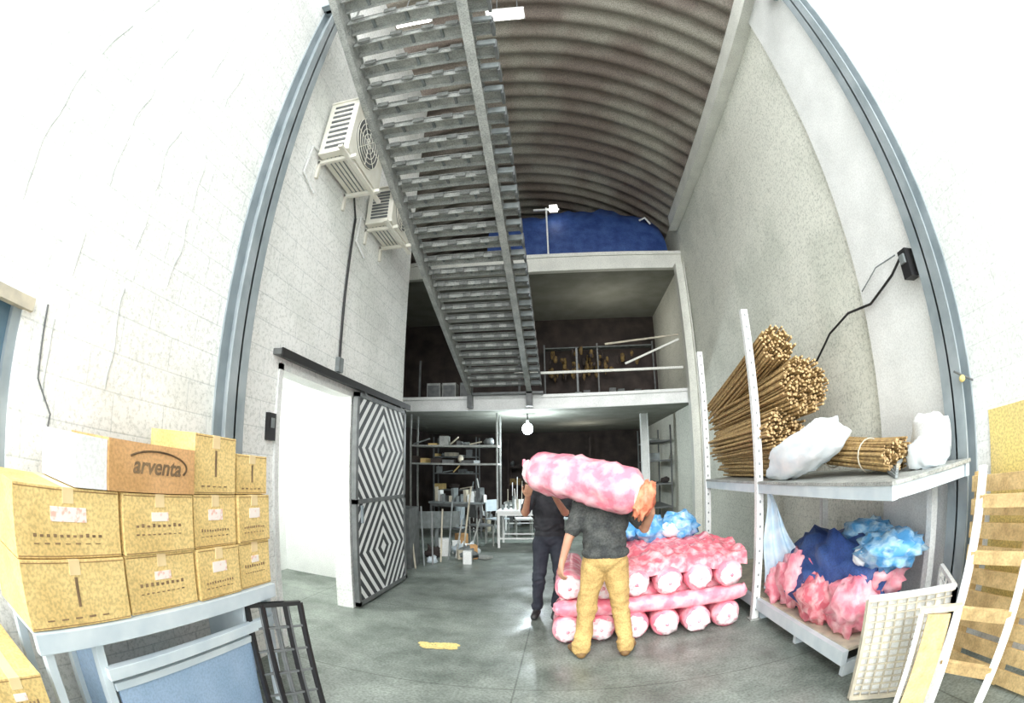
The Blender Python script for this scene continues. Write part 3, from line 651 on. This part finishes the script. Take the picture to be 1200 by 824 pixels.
def person(name,pr,extra,mats,vox=.0075):
    m=MB()
    for p in pr:
        if p[0]=='cap':
            _,a,b,r1,r2,k=p;d=(b-a);L=max(d.length,1e-4);d=d/L;ts=[];rs=[]
            for i in range(5):t=math.pi/2*i/4;ts.append(-r1*math.cos(t));rs.append(max(r1*math.sin(t),r1*.02))
            for i in range(5):t=math.pi/2*i/4;ts.append(L+r2*math.sin(t));rs.append(max(r2*math.cos(t),r2*.02))
            m.tube([a+d*t for t in ts],rs,'skin',14)
        else:m.ell(p[1],p[2],'skin',rot=p[3],n=20)
    me=bpy.data.meshes.new("tmp");me.from_pydata(m.v,[],m.f)
    ob=bpy.data.objects.new("tmp",me);COL.objects.link(ob)
    w=ob.modifiers.new("w","WELD");w.merge_threshold=.0004
    r=ob.modifiers.new("r","REMESH");r.mode='VOXEL';r.voxel_size=vox
    s=ob.modifiers.new("s","SMOOTH");s.factor=.5;s.iterations=4
    dg=bpy.context.evaluated_depsgraph_get();nm=bpy.data.meshes.new_from_object(ob.evaluated_get(dg))
    bpy.data.objects.remove(ob)
    n=len(nm.polygons);C=np.empty(n*3);nm.polygons.foreach_get("center",C);C=C.reshape(-1,3)
    nv=len(nm.vertices);VC=np.empty(nv*3);nm.vertices.foreach_get("co",VC);VC=VC.reshape(-1,3)
    def sdf(C):
        best=np.full(len(C),1e9);idx=np.zeros(len(C),int)
        for p in pr:
            k=mats.index(p[-1])
            if p[0]=='cap':
                a=np.array(p[1]);b=np.array(p[2]);d=b-a;t=np.clip(((C-a)@d)/max(d@d,1e-9),0,1);D=np.linalg.norm(C-(a+t[:,None]*d),axis=1)-(p[3]+(p[4]-p[3])*t)
            else:
                R=np.array(Euler([math.radians(t) for t in p[3]]).to_matrix());l=(C-np.array(p[1]))@R;D=(np.linalg.norm(l/np.array(p[2]),axis=1)-1)*min(p[2])
            z=D<best;best[z]=D[z];idx[z]=k
        return idx
    idx=sdf(C);vi=sdf(VC)
    cloth=[i for i,k in enumerate(mats) if k in('shirt','shirtB','trou','trouB')]
    for i,v in enumerate(nm.vertices):
        if vi[i] in cloth:
            c=v.co
            bunch=.5+1.0*math.exp(-((c.z-.47)/.09)**2)+1.2*math.exp(-((c.z-.14)/.07)**2)+.9*math.exp(-((c.z-1.0)/.12)**2)
            f=.016*noise.noise(Vector((c.x*9+c.z*3,c.y*9,c.z*5)))+bunch*.007*(1-abs(noise.noise(Vector((c.x*9-c.z*6,c.y*9,c.z*15))))*2.2)-.002
            VC[i]+=np.array(v.normal)*f
    vs=[tuple(x) for x in VC];fs=[tuple(p.vertices) for p in nm.polygons]
    out=MB();out.v=vs;out.f=[list(f) for f in fs];out.mats=list(mats);out.m=[int(i) for i in idx];out.sm=[True]*n
    for c,r,k in extra:out.ell(c,(r,r,r),k,n=10)
    bpy.data.meshes.remove(nm)
    return out.done(name)
pr=[];ex=[]
S,T,K='shirt','trou','skin'
for hx,kx,fx,tx in((.225,.175,.13,.05),(.395,.445,.49,.58)):
    pr+= [cap((hx,3.73,.84),(kx,3.76,.47),.108,.080,T),cap((kx,3.76,.47),(fx,3.70,.13),.080,.068,T),cap((fx,3.70,.13),(fx,3.69,.085),.072,.070,T)]
    pr+= [cap((fx,3.66,.045),(fx+(tx-fx)*.5,3.78,.045),.045,.045,'shoe'),cap((fx+(tx-fx)*.5,3.78,.045),(tx,3.86,.035),.045,.034,'shoe')]
pr+=[el((.31,3.72,.90),(.178,.13,.13),T),el((.31,3.73,1.04),(.178,.13,.17),S,(-8,0,0)),el((.31,3.77,1.2),(.2,.13,.2),S,(-12,0,0)),cap((.13,3.81,1.34),(.49,3.81,1.33),.075,.075,S),el((.31,3.72,.94),(.195,.142,.07),S),
 cap((.31,3.83,1.38),(.30,3.92,1.45),.058,.052,K)]
head(pr,(.29,3.98,1.50),(-.1,1,-.35),(0,.3,1),ex)
pr+=[cap((.12,3.80,1.33),(.05,3.75,1.14),.070,.066,S),cap((.05,3.75,1.14),(.02,3.73,1.07),.044,.040,K),cap((.02,3.73,1.07),(-.03,3.62,.90),.039,.028,K)]
hand(pr,(-.035,3.61,.88),(-.15,-.25,-1),(.9,.5,-.1),.9,1)
pr+=[cap((.50,3.80,1.32),(.60,3.74,1.18),.070,.064,S),cap((.60,3.74,1.18),(.63,3.70,1.12),.043,.040,K),cap((.63,3.70,1.12),(.66,3.55,1.26),.038,.028,K)]
hand(pr,(.66,3.54,1.28),(-.2,-.25,1),(-1,-.1,.1),.8,1)
person("man_carrying_roll",pr,ex,['shirt','trou','skin','shoe','hair'])
pr=[];ex=[];S,T='shirtB','trouB';bx=-.17;by=4.86
for sx,fx in((-1,-.31),(1,-.10)):
    hx=bx+sx*.085
    pr+= [cap((hx,by,.85),(hx+sx*.03,by-.03,.47),.095,.07,T),cap((hx+sx*.03,by-.03,.47),(fx,by+.02,.12),.07,.055,T),cap((fx,by+.04,.05),(fx-.02,by-.14,.04),.045,.038,'shoeB')]
pr+=[el((bx,by,.91),(.165,.115,.12),T),el((bx,by,1.06),(.16,.115,.17),S),el((bx,by,1.23),(.185,.12,.2),S),cap((bx-.17,by,1.38),(bx+.17,by,1.38),.068,.068,S),el((bx,by,.95),(.17,.12,.06),S),cap((bx,by-.01,1.42),(bx,by-.03,1.5),.055,.05,K)]
head(pr,(bx,by-.05,1.55),(.1,-1,-.25),(0,-.2,1),ex)
pr+=[cap((bx-.18,by-.01,1.37),(bx-.23,by-.2,1.22),.062,.056,S),cap((bx-.23,by-.2,1.22),(bx-.23,by-.26,1.2),.041,.039,K),cap((bx-.23,by-.26,1.2),(bx-.18,4.33,1.38),.038,.027,K)]
hand(pr,(bx-.18,4.31,1.39),(.1,-1,.55),(.3,-.2,1),.7,-1)
pr+=[cap((bx+.18,by-.01,1.37),(bx+.17,by-.22,1.2),.062,.056,S),cap((bx+.17,by-.22,1.2),(bx+.16,by-.28,1.2),.041,.039,K),cap((bx+.16,by-.28,1.2),(bx+.08,4.3,1.36),.038,.027,K)]
hand(pr,(bx+.08,4.28,1.37),(-.1,-1,.55),(-.2,-.2,1),.7,1)
person("worker_in_black",pr,ex,['shirtB','trouB','skin','shoeB','hair'])
# ------------------------------------------------------------------ lights
w=bpy.data.worlds.new("World");SC.world=w;w.use_nodes=True;bg=w.node_tree.nodes["Background"];bg.inputs[0].default_value=(.975,.99,1,1);bg.inputs[1].default_value=3.5
sun=bpy.data.lights.new("sun","SUN");sun.energy=3.6;sun.angle=math.radians(50);so=bpy.data.objects.new("sun",sun);COL.objects.link(so);so.rotation_euler=(math.radians(63),0,math.radians(-4))
def pt(n,l,e,c=(1,1,1),r=.08):
    a=bpy.data.lights.new(n,"POINT");a.energy=e;a.color=c;a.shadow_soft_size=r;o=bpy.data.objects.new(n,a);COL.objects.link(o);o.location=l
pt("bulb_light",(-.82,10.3,2.26),150,(.85,.95,1))
pt("side_room_fill",(-3.3,4.2,2.4),90,(1,1,.97))  # added lamp without a fixture, brightens the room behind the door opening
pt("mezzanine_light",(1.2,11.2,4.9),28,(1,.95,.85),.3)
pt("workshop_light",(.5,13.0,2.3),18,(1,.93,.82),.3)
# ------------------------------------------------------------------ camera
cam=bpy.data.cameras.new("camera");co=bpy.data.objects.new("camera",cam);COL.objects.link(co)
co.matrix_world=Matrix.Translation((0,0,1.65))@Matrix.Rotation(math.radians(6.37),4,'Z')@Matrix.Rotation(math.radians(104.5),4,'X')@Matrix.Rotation(math.radians(-.63),4,'Z')
cam.type='PANO';cam.sensor_fit='HORIZONTAL';cam.sensor_width=10.5*1200/544
cam.clip_start=.05
SC.camera=co
SC.view_settings.view_transform='Standard'
